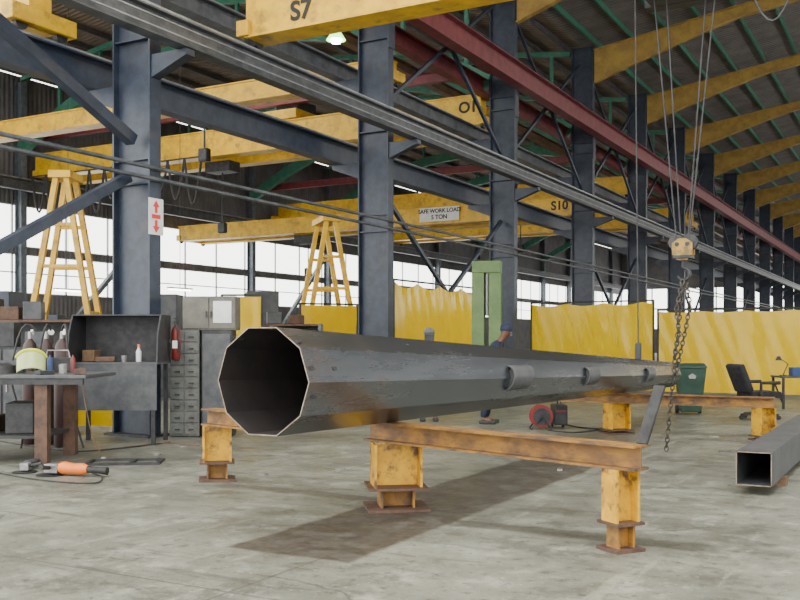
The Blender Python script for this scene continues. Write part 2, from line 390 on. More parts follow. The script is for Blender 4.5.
def rafter_mesh(xa,xb,za,zb,deep,thin,m,name,ext=2.0,pw=1.2,fl=.22):
    n=16; top=[];bot=[]
    for k in range(n+1):
        u=k/n; x=xa+(xb-xa)*u; zt=za+(zb-za)*u; d=thin+(deep-thin)*max(0,1-u*ext)**pw
        top.append((x,zt)); bot.append((x,zt-d))
    mb=MB().prism(top+bot[::-1],'y',-.012,.012)
    for k in range(n):
        for A in (bot,top): mb.bar((A[k][0],0,A[k][1]),(A[k+1][0],0,A[k+1][1]),fl,.03)
    return mb.build(name,m)
ra=rafter_mesh(XC+.45,XR,EAVE+.13,EAVE+1.75,1.25,.42,'ochre','roof_rafter')
for i in range(1,NC):
    o=ra if i==1 else ra.copy()
    if i>1: C.objects.link(o)
    o.location=(0,Y0+SP*i,0); tag(o,'ochre yellow roof rafter rising right from the %s column'%ORD[i],'rafter','ochre rafters of the main bay')
def truss():
    t=thing('roof_truss','','truss',group='green trusses of the side bay')
    top=[];bot=[];n=28
    for k in range(n+1):
        u=k/n; x=XC-.5+(XW-XC+.8)*u; zt=EAVE+.1+1.45*(1-abs(2*u-1)); zb=9.7+3.0*(1-abs(2*u-1)**2.2)
        top.append((x,0,zt)); bot.append((x,0,min(zb,zt-.4)))
    a=MB();b=MB()
    for k in range(n):
        a.bar(top[k],top[k+1],.2,.18); b.bar(bot[k],bot[k+1],.30,.50)
        if k%3==1 and top[k][2]-bot[k][2]>.9: MB().bar(bot[k],top[k],.12,.12).build('web_member','green',t)
    a.build('top_chord','green',t); b.build('curved_bottom_chord','green',t); return t
tr=truss()
for i in range(0,NC-4):
    lab='green curved roof truss meeting the %s column on its far side'%ORD[i+1]
    loc=(0,Y0+SP*(i+1),0)
    if i==0: tr.location=loc; tr['label']=lab
    else: dup(tr,loc,lab)

# ---------------- overhead cranes
def bridge(label,Y,x0,x1,zb,h,letters=None,lx=0,lsize=.4,lz=.5,wb=.45,second=0,hl=.8):
    t=thing('overhead_crane',label,'crane',(0,Y,0))
    for yy in ([0,second] if second else [0]):
        mb=MB(); mb.b2((x0,yy-wb/2,zb),(x1,yy+wb/2,zb+h)); mb.b2((x0,yy-wb/2-.06,zb-.02),(x1,yy+wb/2+.06,zb+.02)); mb.b2((x0,yy-wb/2-.06,zb+h-.02),(x1,yy+wb/2+.06,zb+h+.02))
        mb.build('bridge_girder','yellow',t)
    for x in (x0,x1):
        e=MB().b2((x-.13,-hl,zb),(x+.13,hl+second,zb+.28)).build('end_carriage','yellow',t,.02)
        for y in (-hl+.25,hl+second-.25): MB().lathe([(.01,-.05),(.118,-.05),(.118,.05),(.01,.05)],(x,y,zb),14,'x').build('wheel','dark',e)
    if letters: text(letters,lsize,(lx,-wb/2-.012,zb+h*lz),(PI/2,0,0),'textblack',t)
    return t
def hoist(t,x,z,drop,yy=0,m='dark'):
    MB().box((x,yy,z-.22),(1.2,.7,.4)).build('hoist_trolley',m,t,.03)
    MB().tube([(x,yy,z-.4),(x,yy,z-drop)],.03,6).build('wire_rope','dark',t)
    MB().box((x,yy,z-drop-.18),(.34,.24,.4)).build('hook_assembly','dark',t,.05)
cr=bridge('yellow overhead crane beam lettered S7 above the hanging hook',13.6,-10.5,9.8,6.94,.85,'S7',-9.32,.46,.33,hl=.35)
crab=MB(); crab.b2((-3.6,-.55,6.45),(-2.3,-.3,6.92)); crab.b2((-3.6,.3,6.45),(-2.3,.55,6.92)); crab.b2((-3.5,-.3,6.45),(-2.4,.3,6.6)); crab.build('hoist_trolley','dark',cr,.02)
for (dx0,dx1,dy) in ((-.4,-.09,-.04),(.45,.09,-.04),(-.25,-.05,.06),(.3,.05,.06)):
    MB().tube([(-2.97+dx0,dy,6.47),(-2.97+dx1,dy,3.03)],.011,6).build('wire_rope','dark',cr)
ZU=8.55
c2=bridge('long yellow overhead crane beam lettered O1 in the far bay',28.2,XW+.75,-12.5,ZU,.95,'O1',-12.95,.5,.60,second=1.8,hl=.28)
c3=bridge('smaller yellow overhead crane beam lettered S10 with a white sign plate',37.1,XW+.75,-12.5,6.65,.72,'S10',-12.98,.5,.55,second=1.6,hl=.28)
sp_=MB().box((-18.4,-.30,7.05),(1.9,.02,.60)).build('sign_plate','white',c3)
for r_,(tx,ts) in enumerate((('SAFE WORK LOAD',.24),('5 TON',.26))):
    tt=text(tx,ts,(-18.4,-.315,7.19-.27*r_),(PI/2,0,0),'textblack',sp_)
c4=bridge('yellow crane beam at the top left corner',10.7,XW+.75,-12.6,6.65,.75,hl=.65)
c8=bridge('yellow overhead crane beam high in the side bay, nearer than the O1 crane',22.2,XW+.75,-12.5,ZU,.55,hl=.5)
c5=bridge('far yellow overhead crane beam seen beyond the fourth column in the side bay',58,XW+.75,-12.5,ZU,.95,second=1.8)
c7=bridge('yellow overhead crane beam in the side bay between O1 and the far crane',45.6,XW+.75,-12.5,ZU,.95,second=1.8)
MB().box((-20.5,.9,ZU+1.2),(1.6,2.3,.35)).build('trolley_frame','yellow',c2,.03)
MB().box((-20.5,.9,ZU+1.6),(1.0,1.2,.5)).build('hoist_motor','dark',c2,.05)
hoist(c2,-24.0,ZU,2.4,.9); hoist(c3,-26.0,6.65,1.6,.8); hoist(c8,-19.0,ZU,1.2); hoist(c7,-18.5,ZU,2.0,.9)
fe=thing('festoon_cable','black festoon cable hanging in loops under the O1 crane beam','cable',(0,27.6,0))
MB().tube([(-33.0,0,ZU-.06),(-23.8,0,ZU-.06)],.03,6).build('festoon_rail','dark',fe)
xs=[-33.0+.84*k for k in range(12)]
for k in range(11):
    pts=[(xs[k]+(xs[k+1]-xs[k])*u/10,0,ZU-.08-(1.5+.3*math.sin(k*2.1))*math.sin(PI*u/10)) for u in range(11)]
    MB().tube(pts,.05,6).build('cable_loop','black',fe)
pts=[(-2.2+.9*u/14,13.25,6.93-1.15*math.sin(PI*u/14)) for u in range(15)]
tag(MB().tube(pts,.014,6).build('hanging_cable','black'),'black cable looping down beside the hoist ropes','cable')
pt=thing('pendant_control','black crane pendant control hanging on a long thin cable over the pole','pendant control')
MB().tube([(-3.55,13.2,6.9),(-3.50,13.2,1.55)],.010,6).build('pendant_cable','black',pt); MB().box((-3.50,13.2,1.44),(.08,.07,.24)).build('pendant_box','dark',pt,.015)

hb=thing('hook_block','grimy yellow hook block hanging on wire ropes above the chain','hook block',(-2.97,13.6,0))
for dy in (-.08,.08):
    MB().prism([(-.14,2.80),(-.07,2.72),(.07,2.72),(.14,2.80),(.14,2.96),(.05,3.02),(-.05,3.02),(-.14,2.96)],'y',dy-.012,dy+.012).build('cheek_plate','grimy',hb)
for sx in (-1,1): MB().lathe([(.02,-.045),(.11,-.045),(.09,-.015),(.09,.015),(.11,.045),(.02,.045)],(sx*.09,0,2.97),20,'y').build('sheave','dark',hb)
for sx in (-1,1): MB().lathe([(.01,-.10),(.03,-.10),(.03,.10),(.01,.10)],(sx*.07,0,2.94),10,'y').build('pin','dark',hb)
MB().box((0,0,2.76),(.26,.22,.05)).build('crosshead','dark',hb,.01)
hk=[(0,0,2.74),(0,0,2.62)]+[(.085*math.cos(a),0,2.53+.085*math.sin(a)) for a in [PI/2-.3-k*.45 for k in range(10)]]
MB().tube(hk,[.032,.028]+[.028]*8+[.02,.012],8).build('hook','dark',hb)
def chain(pts,link=.085,r=.010,w=.026):
    mb=MB(); pts=[Vector(p) for p in pts]
    seg=[(pts[i+1]-pts[i]).length for i in range(len(pts)-1)]; tot=sum(seg); n=int(tot/(link*.72))
    for k in range(n):
        s=(k+.5)*tot/n; i=0
        while s>seg[i] and i<len(seg)-1: s-=seg[i]; i+=1
        t=(pts[i+1]-pts[i]).normalized(); c=pts[i]+t*s
        a=Vector((0,1,0)) if abs(t.y)<.9 else Vector((1,0,0)); a=(a-t*a.dot(t)).normalized(); b=t.cross(a)
        if k%2: a,b=b,a
        ring=[c+t*(link/2*math.sin(q))+b*(w*math.cos(q)) for q in [2*PI*j/10 for j in range(10)]]
        mb.tube(ring,r,5,closed=True)
    return mb
ch=thing('chain_sling','long heavy steel lifting chain hanging from the hook nearly to the floor','chain')
hx,hy=-2.97,13.6
chain([(hx,hy,2.44),(hx-.1,hy,1.5),(hx-.24,hy,.03)]).build('chain_leg','chainm',ch)
chain([(hx+.02,hy+.03,2.44),(hx+.08,hy+.05,2.1),(hx+.02,hy+.05,1.75),(hx-.12,hy+.05,1.1)]).build('chain_leg','chainm',ch)
chain([(hx,hy-.04,2.44),(hx-.09,hy-.06,2.0),(hx-.04,hy-.06,1.7),(hx-.12,hy-.06,1.35)]).build('chain_leg','chainm',ch)

# ---------------- the pole
Yn,Yf=6.04,19.6; XP=-4.58; NP=10
def zb(y): return .818-(y-7.94)*.0145
def ap(y): return .428-(y-Yn)/(Yf-Yn)*.178
def ring(y,off,n=NP):
    a=ap(y)+off; R=a/math.cos(PI/n); zc=zb(y)+ap(y)
    return [(R*math.sin(2*PI*(k+.5)/n),y-Yn,zc+R*-math.cos(2*PI*(k+.5)/n)) for k in range(n)]
pole=thing('steel_pole','huge tapered many sided steel pole lying on the yellow trestles','pole',(XP,Yn,0))
ys=[Yn+(Yf-Yn)*k/30 for k in range(31)]
vs=[];fs=[]
for y in ys: vs+=ring(y,0)
for i in range(30):
    for k in range(NP): fs.append((i*NP+k,i*NP+(k+1)%NP,(i+1)*NP+(k+1)%NP,(i+1)*NP+k))
fs.append(tuple(range(30*NP,31*NP)))
MB().add(vs,fs).build('pole_shell','mill',pole)
o=ring(Yn-.002,0)+ring(Yn-.002,-.009)
MB().add(o,[(k,(k+1)%NP,NP+(k+1)%NP,NP+k) for k in range(NP)]).build('cut_edge','cut',pole)
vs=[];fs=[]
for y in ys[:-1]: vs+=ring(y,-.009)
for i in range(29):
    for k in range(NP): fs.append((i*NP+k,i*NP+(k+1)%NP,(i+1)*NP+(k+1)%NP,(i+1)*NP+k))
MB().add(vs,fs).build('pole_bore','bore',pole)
for (y,L_,S) in ((10.5,.32,1.15),(13.4,.27,1.05),(16.9,.24,1.0)):   # low half round saddle sleeves on the side facing us
    zc=zb(y)+ap(y)+.01; n=12
    vs=[];fs=[]
    for (yy,rr) in ((-L_,.105),(L_,.105),(L_,.095),(-L_,.095)):
        a=ap(y+yy)*.99
        for k in range(n+1): q=-PI/2+PI*k/n; vs.append((a-.015+S*rr*.85*math.cos(q),y-Yn+yy+.05*(rr*math.sin(q)/.1),zc+S*rr*1.2*math.sin(q)))
    m_=n+1
    for i in range(4):
        for k in range(n): j=(i+1)%4; fs.append((i*m_+k,i*m_+k+1,j*m_+k+1,j*m_+k))
    MB().add(vs,fs,True).build('saddle_sleeve','darkg',pole)
    inn=[(ap(y-L_)-.01+S*.093*.85*math.cos(-PI/2+PI*k/n),y-Yn-L_+.05+.05*math.sin(-PI/2+PI*k/n),zc+S*.093*1.2*math.sin(-PI/2+PI*k/n)) for k in range(n+1)]
    MB().add(inn,[tuple(range(n+1))]).build('sleeve_shade','black',pole)  # black sheet standing in for the shade inside the sleeve
for (u,yy) in ((.25,.05),(.42,.07),(.58,.10),(.42,.40),(.30,.62),(.05,.05),(-.2,.05)):
    q=PI*u; a=ap(Yn+yy); zc=zb(Yn+yy)+a; k=round(q/(2*PI/NP)); q0=k*2*PI/NP; r_=a/math.cos(q-q0)
    MB().box((r_*math.sin(q),yy,zc+r_*math.cos(q)),(.03,.05,.03),Matrix.Rotation(q0,3,'Y')).build('lug','dark',pole)

# ---------------- trestles
def trestle(label,A,B,stands,top,hb_=.19,ov0=.18,ov1=.18,low=.2,name='trestle'):
    A=Vector(A);B=Vector(B); d=B-A; L_=d.length; ang=math.atan2(d.y,d.x)
    t=thing(name,label,'trestle',(A.x,A.y,0),ang)
    MB().ibeam((-ov0,0,top-hb_/2),(L_+ov1,0,top-hb_/2),hb_,.2,.018,.014).build('cross_beam','rust',t)
    for (u,w,yaw) in stands:
        x=L_*u; R=Matrix.Rotation(yaw,3,'Z')
        up=MB(); h0=low+.02; h1=top-hb_
        up.box((x,0,(h0+h1)/2),(w,w*.05,h1-h0),R)
        for sx in (-1,1): up.box(Vector((x,0,(h0+h1)/2))+R@Vector((sx*w/2,0,0)),(.024,w*.9,h1-h0),R)
        po=up.build('support_post','stand',t)
        MB().box((x,0,h0-.008),(w*1.3,w*1.25,.022),R).build('middle_plate','rustdk',po)
        lo_=MB(); w2=w*.7
        lo_.box((x,0,low/2+.01),(w2,.02,low-.02),R)
        for sx in (-1,1): lo_.box(Vector((x,0,low/2+.01))+R@Vector((sx*w2/2,0,0)),(.02,w2,low-.02),R)
        lo_.build('lower_post','rust',po)
        MB().box((x,0,.0135),(w*1.35,w*1.25,.025),R).build('base_plate','rustdk',po)
    return t
trestle('near grimy yellow trestle beam on two yellow posts under the pole',(-4.41,7.90),(-2.03,7.15),((0,.43,.95),(1,.20,1.25)),.812,ov0=.36)
trestle('single yellow trestle post with a short beam, left of the pole mouth',(-7.08,8.49),(-6.2,8.26),((0,.30,.95),),.812,ov1=.1)
trestle('far trestle beam on yellow posts beside the green bin',(-5.55,16.05),(-2.25,16.05),((.28,.34,.8),(1,.26,.8)),.693,.17,.16,.16,.06)
pa=at(642,443,7.2); pb=at(660,386,7.32)
fb=MB().bar((pa.x,pa.y,.814),(pb.x,pb.y,pb.z),.10,.02); tag(fb.build('flat_bar','black'),'short dark flat bar leaning up from the right end of the near trestle','bar')

sq=thing('square_tube','large open ended square steel tube lying at the right edge','steel tube',(-1.54,10.3,.10))
mb=MB(); a=.175; L_=5.5; th=.010
for (c,d) in (((0,L_/2,0+th/2),(2*a,L_,th)),((0,L_/2,2*a-th/2),(2*a,L_,th)),((-a+th/2,L_/2,a),(th,L_,2*a-2*th)),((a-th/2,L_/2,a),(th,L_,2*a-2*th))): mb.box(c,d)
mb.build('tube_wall','darkg',sq)
mb=MB()
for (c,d) in (((0,-.002,th/2),(2*a,.004,th)),((0,-.002,2*a-th/2),(2*a,.004,th)),((-a+th/2,-.002,a),(th,.004,2*a)),((a-th/2,-.002,a),(th,.004,2*a))): mb.box(c,d)
mb.build('cut_edge','cut',sq)
for y in (11.2,14.8):
    tag(MB().box((-1.54,y,.05),(.42,.12,.1)).build('packer','wood'),'timber packer under the square tube, %s one'%('nearest' if y<12 else 'rear'),'timber block')

# ---------------- curtains
def curtain(label,A,B,top,bot=.06,waves=9,amp=.06,scallop=0):
    A=Vector((*A,0));B=Vector((*B,0)); d=B-A; L_=d.length; ang=math.atan2(d.y,d.x)
    t=thing('welding_curtain',label,'curtain',A,ang); n=int(L_*18); vs=[];fs=[]; rows=14
    rnd=random.Random(label); ph=[rnd.uniform(0,6) for _ in range(8)]
    for i in range(n+1):
        x=L_*i/n
        for r_ in range(rows+1):
            v=r_/rows; z=bot+(top-bot)*v
            if r_==rows: z-=scallop*abs(math.sin(x*2.6))
            y=amp*(.7*math.sin(x*2*PI*waves/L_+2.2*math.sin(x*.9+ph[0])+1.0*v)*(1-.5*v)+.5*math.sin(x*6.1+ph[1]+4*v+1.5*math.sin(x*1.9))*math.sin(x*1.1+ph[2]+2*v)+.5*math.sin(v*6+x*1.6+ph[3])*math.sin(x*.8+ph[4])+.6*math.sin(x*13+v*9+ph[5])*math.sin(v*5+x*2.3+ph[6]))
            vs.append((x,y,z))
    for i in range(n):
        for r_ in range(rows): q=i*(rows+1)+r_; fs.append((q,q+rows+1,q+rows+2,q+1))
    MB().add(vs,fs,True).build('curtain_sheet','curtain',t)
    MB().tube([(0,0,top+.04),(L_,0,top+.04)],.025,8).build('top_rail','dark',t)
    for x in (0,L_):
        MB().tube([(x,0,0),(x,0,top+.06)],.03,8).build('post','dark',t)
    return t
curtain('large yellow welding curtain at the right, behind the bin and office chair',(-6.75,27.6),(-1.3,27.6),2.42,.12,5,.022,.04)
curtain('yellow welding curtain behind the far half of the pole',(-10.9,28.3),(-6.95,27.9),2.72,.12,4,.026,.08)
curtain('scalloped yellow welding curtain between the second column and green press',(-11.2,19.95),(-11.1,25.1),3.02,.1,5,.03,.14)
curtain('small yellow curtain seen just left of the second column',tuple(at(300,300,24.5))[:2],tuple(at(357,300,25.2))[:2],2.5,.1,3,.02)
curtain('small yellow curtain above the grey cabinets, left of the pole end',tuple(at(222,300,22))[:2],tuple(at(262,300,22))[:2],2.6,.1,2,.02)
curtain('low yellow sheet on the floor behind the legs of the dark booth',tuple(at(74,300,17.2))[:2],tuple(at(122,300,16.95))[:2],.85,.05,2,.02)
gp=thing('green_press','tall olive green twin column machine frame beside the yellow curtain','machine',tuple(at(487,340,23.5))[:2]+(0,),.3)
for sx in (-1,1): MB().ibeam((sx*.21,0,0),(sx*.21,0,3.55),.3,.3,.03,.03,up=(0,1,0)).build('frame_column','pressgreen',gp)
MB().box((0,0,3.4),(.72,.35,.3)).build('head','pressgreen',gp,.02); MB().box((0,0,1.0),(.8,.6,.3)).build('table','pressgreen',gp,.02)
MB().tube([(0,0,3.3),(0,0,2.2)],.06,12).build('ram','steel',gp); MB().box((0,0,.06),(1.0,.8,.12)).build('base','pressgreen',gp)

def aframe(label,loc,H,spread,rz,gap=.45):
    t=thing('a_frame',label,'A-frame',loc,rz)
    for sy in (-1,1):
        for sx in (-1,1):
            MB().bar((sx*spread,sy*gap,0),(sx*.12,sy*(gap-.15),H),.12,.12).build('leg','yellow',t)
        for z in (.3,.62,.8):
            s=spread*(1-z)+.12*z; MB().bar((-s,sy*(gap-.15*z),H*z),(s,sy*(gap-.15*z),H*z),.08,.08).build('crossbar','yellow',t)
    MB().box((0,0,H+.08),(.5,2*gap,.16)).build('head_plate','yellow',t)
    for sx in (-1,1):
        MB().bar((sx*spread,-gap,.1),(sx*spread,gap,.1),.1,.1).build('foot_beam','yellow',t)
        MB().bar((sx*spread*.62,-gap,H*.42),(sx*spread*.62,gap,H*.42),.07,.07).build('side_tie','yellow',t)
    return t
aframe('tall yellow A-frame stand left of the leftmost column',grd(66,22),5.3,1.0,TH)
aframe('yellow A-frame stand between the first and second columns',grd(326,27),4.9,1.0,TH+.3,.75)
def machine(label,px,d,w,dp,h,m,rz=0):
    t=thing('workshop_machine',label,'machine',grd(px,d),TH+rz)
    MB().box((0,0,h*.22),(w,dp,h*.44)).build('base','darkg',t,.02)
    MB().box((-w*.25,0,h*.68),(w*.4,dp*.8,h*.5)).build('headstock',m,t,.03)
    MB().box((w*.12,0,h*.5),(w*.7,dp*.5,h*.1)).build('bed','steel',t,.01)
    MB().box((w*.38,0,h*.62),(w*.14,dp*.45,h*.24)).build('tailstock',m,t,.02)
    MB().lathe([(.02,-.02),(.16,-.02),(.16,.02),(.02,.02)],(-w*.0,-dp*.45,h*.55),16,'y').build('handwheel','dark',t)
    return t
machine('dark grey lathe like machine in the side bay, right of the leftmost column',185,27,2.6,1.1,3.1,'darkg')
machine('dark blue machine in the side bay seen left of the leftmost column',22,23.5,2.2,1.2,3.0,'blue')
machine('dark grey machine in the side bay near the small yellow curtain',282,29,2.4,1.1,3.3,'darkg',.2)
machine('tall dark machine far back in the side bay behind the scalloped curtain',420,42,3.0,1.4,4.2,'darkg',.2)

# ---------------- left side objects
tb=thing('work_table','heavy dark steel work table at the left edge','table',tuple(at(400+(-5.5)/12.75*F_PX,340,12.75))[:2]+(0,),TH)
MB().box((0,0,1.13),(3.0,1.3,.05)).build('tabletop','darkg',tb,.01)
MB().box((0,-.6,1.07),(2.9,.06,.08)).build('apron','dark',tb)
for sx in (-1.35,.9):
    for sy in (-.52,.52): MB().box((sx,sy,.553),(.16,.14,1.1)).build('leg','rustdk',tb)
MB().box((-.2,0,.35),(2.2,1.1,.04)).build('lower_shelf','dark',tb)
def ontable(dx,dy,z):
    b=tb.location; return (b.x+dx*CT-dy*ST,b.y+dx*ST+dy*CT,z)
for k,(dx,w_,h_,m,lab) in enumerate(((-.75,.5,.34,'darkg','dark grey crate on the lower shelf of the work table'),(-.1,.45,.22,'rustdk','rusty scrap tray on the lower shelf of the work table'),(.45,.35,.40,'dark','black drum shaped box on the lower shelf of the work table'))):
    tag(MB().box(ontable(dx,0,.372+h_/2),(w_,.6,h_),Matrix.Rotation(TH+.1*k,3,'Z')).build(('crate','scrap_tray','storage_box')[k],m,None,.01),lab,('crate','tray','box')[k])
fs_=thing('face_shield','yellow tinted clear face shield with lime headband lying on the work table','face shield',tuple(at(31,340,12.5))[:2]+(1.157,),TH+.35)
Rv=Matrix.Rotation(math.radians(-38),3,'X')
vs=[];fs=[];n=14;rr=6
for i in range(n+1):
    a=PI*(.08+.84*i/n)
    for j in range(rr+1): v=j/rr; q=Rv@Vector((.19*math.cos(a),-.16*math.sin(a),.30*v*(1-.12*(abs(math.cos(a))**3)))); vs.append((q.x,q.y+.05,q.z+.10))
zmin=min(v[2] for v in vs); vs=[(v[0],v[1],v[2]-zmin+.003) for v in vs]
for i in range(n):
    for j in range(rr): q=i*(rr+1)+j; fs.append((q,q+rr+1,q+rr+2,q+1))
vo=MB().add(vs,fs,True).build('visor','visor',fs_); sd=vo.modifiers.new('thick','SOLIDIFY'); sd.thickness=.004
top=[Vector(vs[i*(rr+1)+rr]) for i in range(n+1)]
MB().tube(top,.022,8).build('brow_guard','lime',fs_)
bk=[top[-1]+(top[0]-top[-1])*u/8+Vector((0,.16*math.sin(PI*u/8),-.05*math.sin(PI*u/8))) for u in range(9)]
MB().tube(bk,.014,8).build('headband','lime',fs_)
tag(MB().lathe([(.02,0),(.16,.0),(.15,.10),(.05,.14)],tuple(at(4,340,12.7))[:2]+(1.156,),12).build('cable_coil','black'),'black coil of welding cable on the left end of the work table','cable')
for k,(px,d,nm,m,lab,prof) in enumerate(((63,12.5,'jar','steel','grey metal jar on the right end of the work table',[(.05,0),(.055,.12),(.04,.13)]),(73,12.9,'spray_can','redd','dark red spray can on the right end of the work table',[(.035,0),(.035,.18),(.015,.21),(.012,.24)]),(50,12.9,'spray_can','bluep','blue spray can beside the face shield',[(.035,0),(.035,.18),(.015,.21),(.012,.24)]))):
    v=at(px,340,d); tag(MB().lathe(prof,(v.x,v.y,1.157),12).build(nm,m),lab,'can')
tbx=thing('tool_box','dark open steel tool box at the back of the work table','tool box',tuple(at(58,340,13.15))[:2]+(1.157,),TH+.1)
MB().box((0,0,.1),(.42,.2,.2)).build('body','dark',tbx,.01); MB().tube([(-.16,0,.2),(-.14,0,.3),(.14,0,.3),(.16,0,.2)],.012,6).build('handle','steel',tbx)
for k,(px,d,w_,h_,m,lab) in enumerate(((12,13.0,.34,.16,'darkg','flat dark grey tray at the back left of the work table'),(80,12.3,.14,.07,'rustdk','small rusty steel clamp block on the right corner of the work table'),(45,12.25,.20,.05,'dark','black flat tool lying in front of the spray can on the work table'))):
    v=at(px,340,d); tag(MB().box((v.x,v.y,1.157+h_/2),(w_,.14,h_),Matrix.Rotation(TH+.4*k,3,'Z')).build(('tray','clamp_block','flat_tool')[k],m,None,.008),lab,('tray','block','tool')[k])
gc=thing('gas_cylinder','','gas cylinder',group='dark gas cylinders behind the work table')
MB().lathe([(.10,.0),(.115,.03),(.115,1.42),(.09,1.54),(.045,1.6),(.035,1.62)],(0,0,0),20).build('body','maroon',gc)
MB().lathe([(.03,1.62),(.03,1.70),(.02,1.73)],(0,0,0),10).build('valve','steel',gc)
MB().lathe([(.005,0),(.045,0),(.045,.03),(.005,.03)],(.07,-.03,1.72),14,'y').build('gauge','white',gc)
gc.location=grd(62,14.2); gc['label']='dark maroon gas cylinder nearest to the dark booth, behind the work table'
dup(gc,grd(46,14.5),'dark maroon gas cylinder in the middle of three behind the work table',1.2)
dup(gc,grd(30,14.6),'dark maroon gas cylinder furthest left of three behind the work table',2.2)
for k,(px0,px1,zt,lab) in enumerate(((62,80,1.74,'black hose drooping from the right gas cylinder to the floor'),(46,38,1.74,'black hose drooping from the middle gas cylinder to the floor'),(30,10,1.74,'black hose drooping from the left gas cylinder to the floor'))):
    a=at(px0,340,13.9); b=at(px1,340,13.8); pts=[]
    for u in range(17):
        s=u/16; pts.append((a.x+(b.x-a.x)*s+.12*math.sin(6*s+k),a.y+(b.y-a.y)*s-.1*math.sin(5*s),zt+.22*math.sin(PI*min(1,s*3))-(zt-.02)*s**1.3))
    tag(MB().tube(pts,.016,7).build('hose','black'),lab,'hose')
cb=thing('steel_cupboard','dark low steel cupboard standing behind the gas cylinders','cupboard',grd(10,16.2),TH)
MB().box((0,0,.75),(1.7,.6,1.46)).build('body','dark',cb,.01); MB().box((0,0,.01),(1.4,.5,.02)).build('plinth','dark',cb)
for s in (-1,1):
    d=MB().box((s*.42,-.31,.76),(.80,.02,1.36)).build('door','darkg',cb,.004); MB().box((s*.08,-.33,.8),(.02,.03,.14)).build('handle','steel',d)
for k,(dx,m,w_,h_) in enumerate(((-.5,'rustdk',.35,.3),(-.02,'dark',.3,.42),(.5,'darkg',.40,.26))):
    b=cb.location; tag(MB().box((b.x+dx*CT,b.y+dx*ST,1.482+h_/2),(w_,.3,h_),Matrix.Rotation(TH+.12*k-.12,3,'Z')).build('storage_box',m,None,.01),('rusty brown box on the dark cupboard','tall black box in the middle on the dark cupboard','dark grey case on the right end of the dark cupboard')[k],'box')
bt=thing('welding_booth','dark steel workbench booth with open hooded top in front of the leftmost column','workbench',tuple(at(120,340,14.85))[:2]+(0,),TH)
W_=1.36
MB().box((0,.42,1.62),(W_,.02,.74)).build('back_panel','dark',bt)
for s in (-1,1):
    MB().prism([(-.42,1.26),(.42,1.26),(.42,1.99),(-.18,1.99),(-.36,1.70)],'x',s*W_/2-.012,s*W_/2+.012).build('side_panel','dark',bt)
MB().box((0,.12,1.985),(W_,.6,.02)).build('hood_top','dark',bt)
MB().box((0,0,1.245),(W_+.02,.86,.03)).build('worktop','darkg',bt)
MB().box((.06,-.41,.88),(W_-.12,.02,.70)).build('front_panel','darkg',bt)
for sx in (-.62,.62):
    for sy in (-.38,.38): MB().box((sx,sy,.61),(.06,.06,1.22)).build('leg','dark',bt)
def onbooth(dx,dy,z=1.262): 
    b=bt.location; return (b.x+dx*CT-dy*ST,b.y+dx*ST+dy*CT,z)
bo=thing('spray_bottle','small pale bottle with orange cap standing in the booth','bottle',onbooth(.32,-.1))
MB().lathe([(.04,0),(.042,.16),(.02,.2),(.018,.22)],(0,0,0),14).build('body','white',bo); MB().lathe([(.02,.22),(.02,.27)],(0,0,0),10).build('cap','orange',bo)
tag(MB().lathe([(.035,0),(.045,.10),(.04,.10),(.03,.01)],onbooth(.12,-.2),14).build('cup','steel'),'grey metal cup in the booth, left of the bottle','cup')
tag(MB().box(Vector(onbooth(-.2,-.1))+Vector((0,0,.04)),(.3,.12,.08),Matrix.Rotation(.7,3,'Z')).build('steel_block','rustdk',None,.01),'low rusty steel block on the booth worktop','block')
tag(MB().box(Vector(onbooth(-.48,.1))+Vector((0,0,.09)),(.2,.24,.18),Matrix.Rotation(.4,3,'Z')).build('storage_box','wood',None,.01),'small brown carton in the left corner of the booth','box')
dc=thing('drawer_cabinet','tall grey cabinet of small drawers right beside the dark booth','cabinet',tuple(at(188,340,15.9))[:2]+(0,),TH)
MB().box((0,0,.89),(.48,.5,1.74)).build('body','greyp',dc); MB().box((0,0,.01),(.45,.46,.02)).build('plinth','dark',dc)
for r_ in range(9):
    for c_ in range(2):
        d=MB().box(((-.5+c_)*.23,-.262,.14+.19*r_),(.215,.02,.17)).build('drawer','greyp',dc,.004)
        MB().box(((-.5+c_)*.23,-.285,.13+.19*r_),(.08,.025,.02)).build('handle','dark',d)
b=dc.location
sc=thing('side_cabinet','plain dark cabinet beside the drawer cabinet, mostly hidden by the pole mouth','cabinet',(b.x+.52*CT,b.y+.52*ST,0),TH)
MB().box((0,0,.89),(.50,.46,1.74)).build('body','dark',sc,.01); MB().box((0,0,.01),(.46,.42,.02)).build('plinth','dark',sc); MB().box((0,-.24,.9),(.46,.02,1.6)).build('door','darkg',sc,.005)
lk=thing('wall_cupboard','short grey metal cupboard with a white notice on top of the cabinets','cupboard',(b.x+.40*CT,b.y+.40*ST,1.762),TH)
MB().box((0,0,.28),(.88,.45,.56)).build('body','tan',lk,.01)
for s in (-1,1):
    d=MB().box((s*.22,-.235,.28),(.42,.02,.50)).build('door','tan',lk,.005); MB().box((s*.04,-.26,.26),(.02,.03,.10)).build('handle','dark',d)
MB().box((.22,-.252,.30),(.30,.006,.36)).build('notice','white',lk)
ex=thing('fire_extinguisher','red fire extinguisher hanging behind the right side of the dark booth','fire extinguisher',onbooth(W_/2+.115,.34,1.28),TH)
MB().lathe([(.055,0),(.07,.02),(.075,.45),(.06,.50),(.03,.54),(.02,.57)],(0,0,0),18).build('cylinder','redd',ex); MB().box((0,0,.60),(.04,.14,.05)).build('valve','dark',ex)
MB().box((0,-.05,.66),(.03,.14,.02)).build('lever','dark',ex); MB().box((0,-.077,.25),(.08,.004,.12)).build('instruction_patch','white',ex)
MB().tube([(0,-.06,.60),(.05,-.10,.48),(.06,-.08,.12)],.013,6).build('hose','black',ex); MB().box((-.085,0,.3),(.03,.08,.06)).build('bracket','dark',ex)
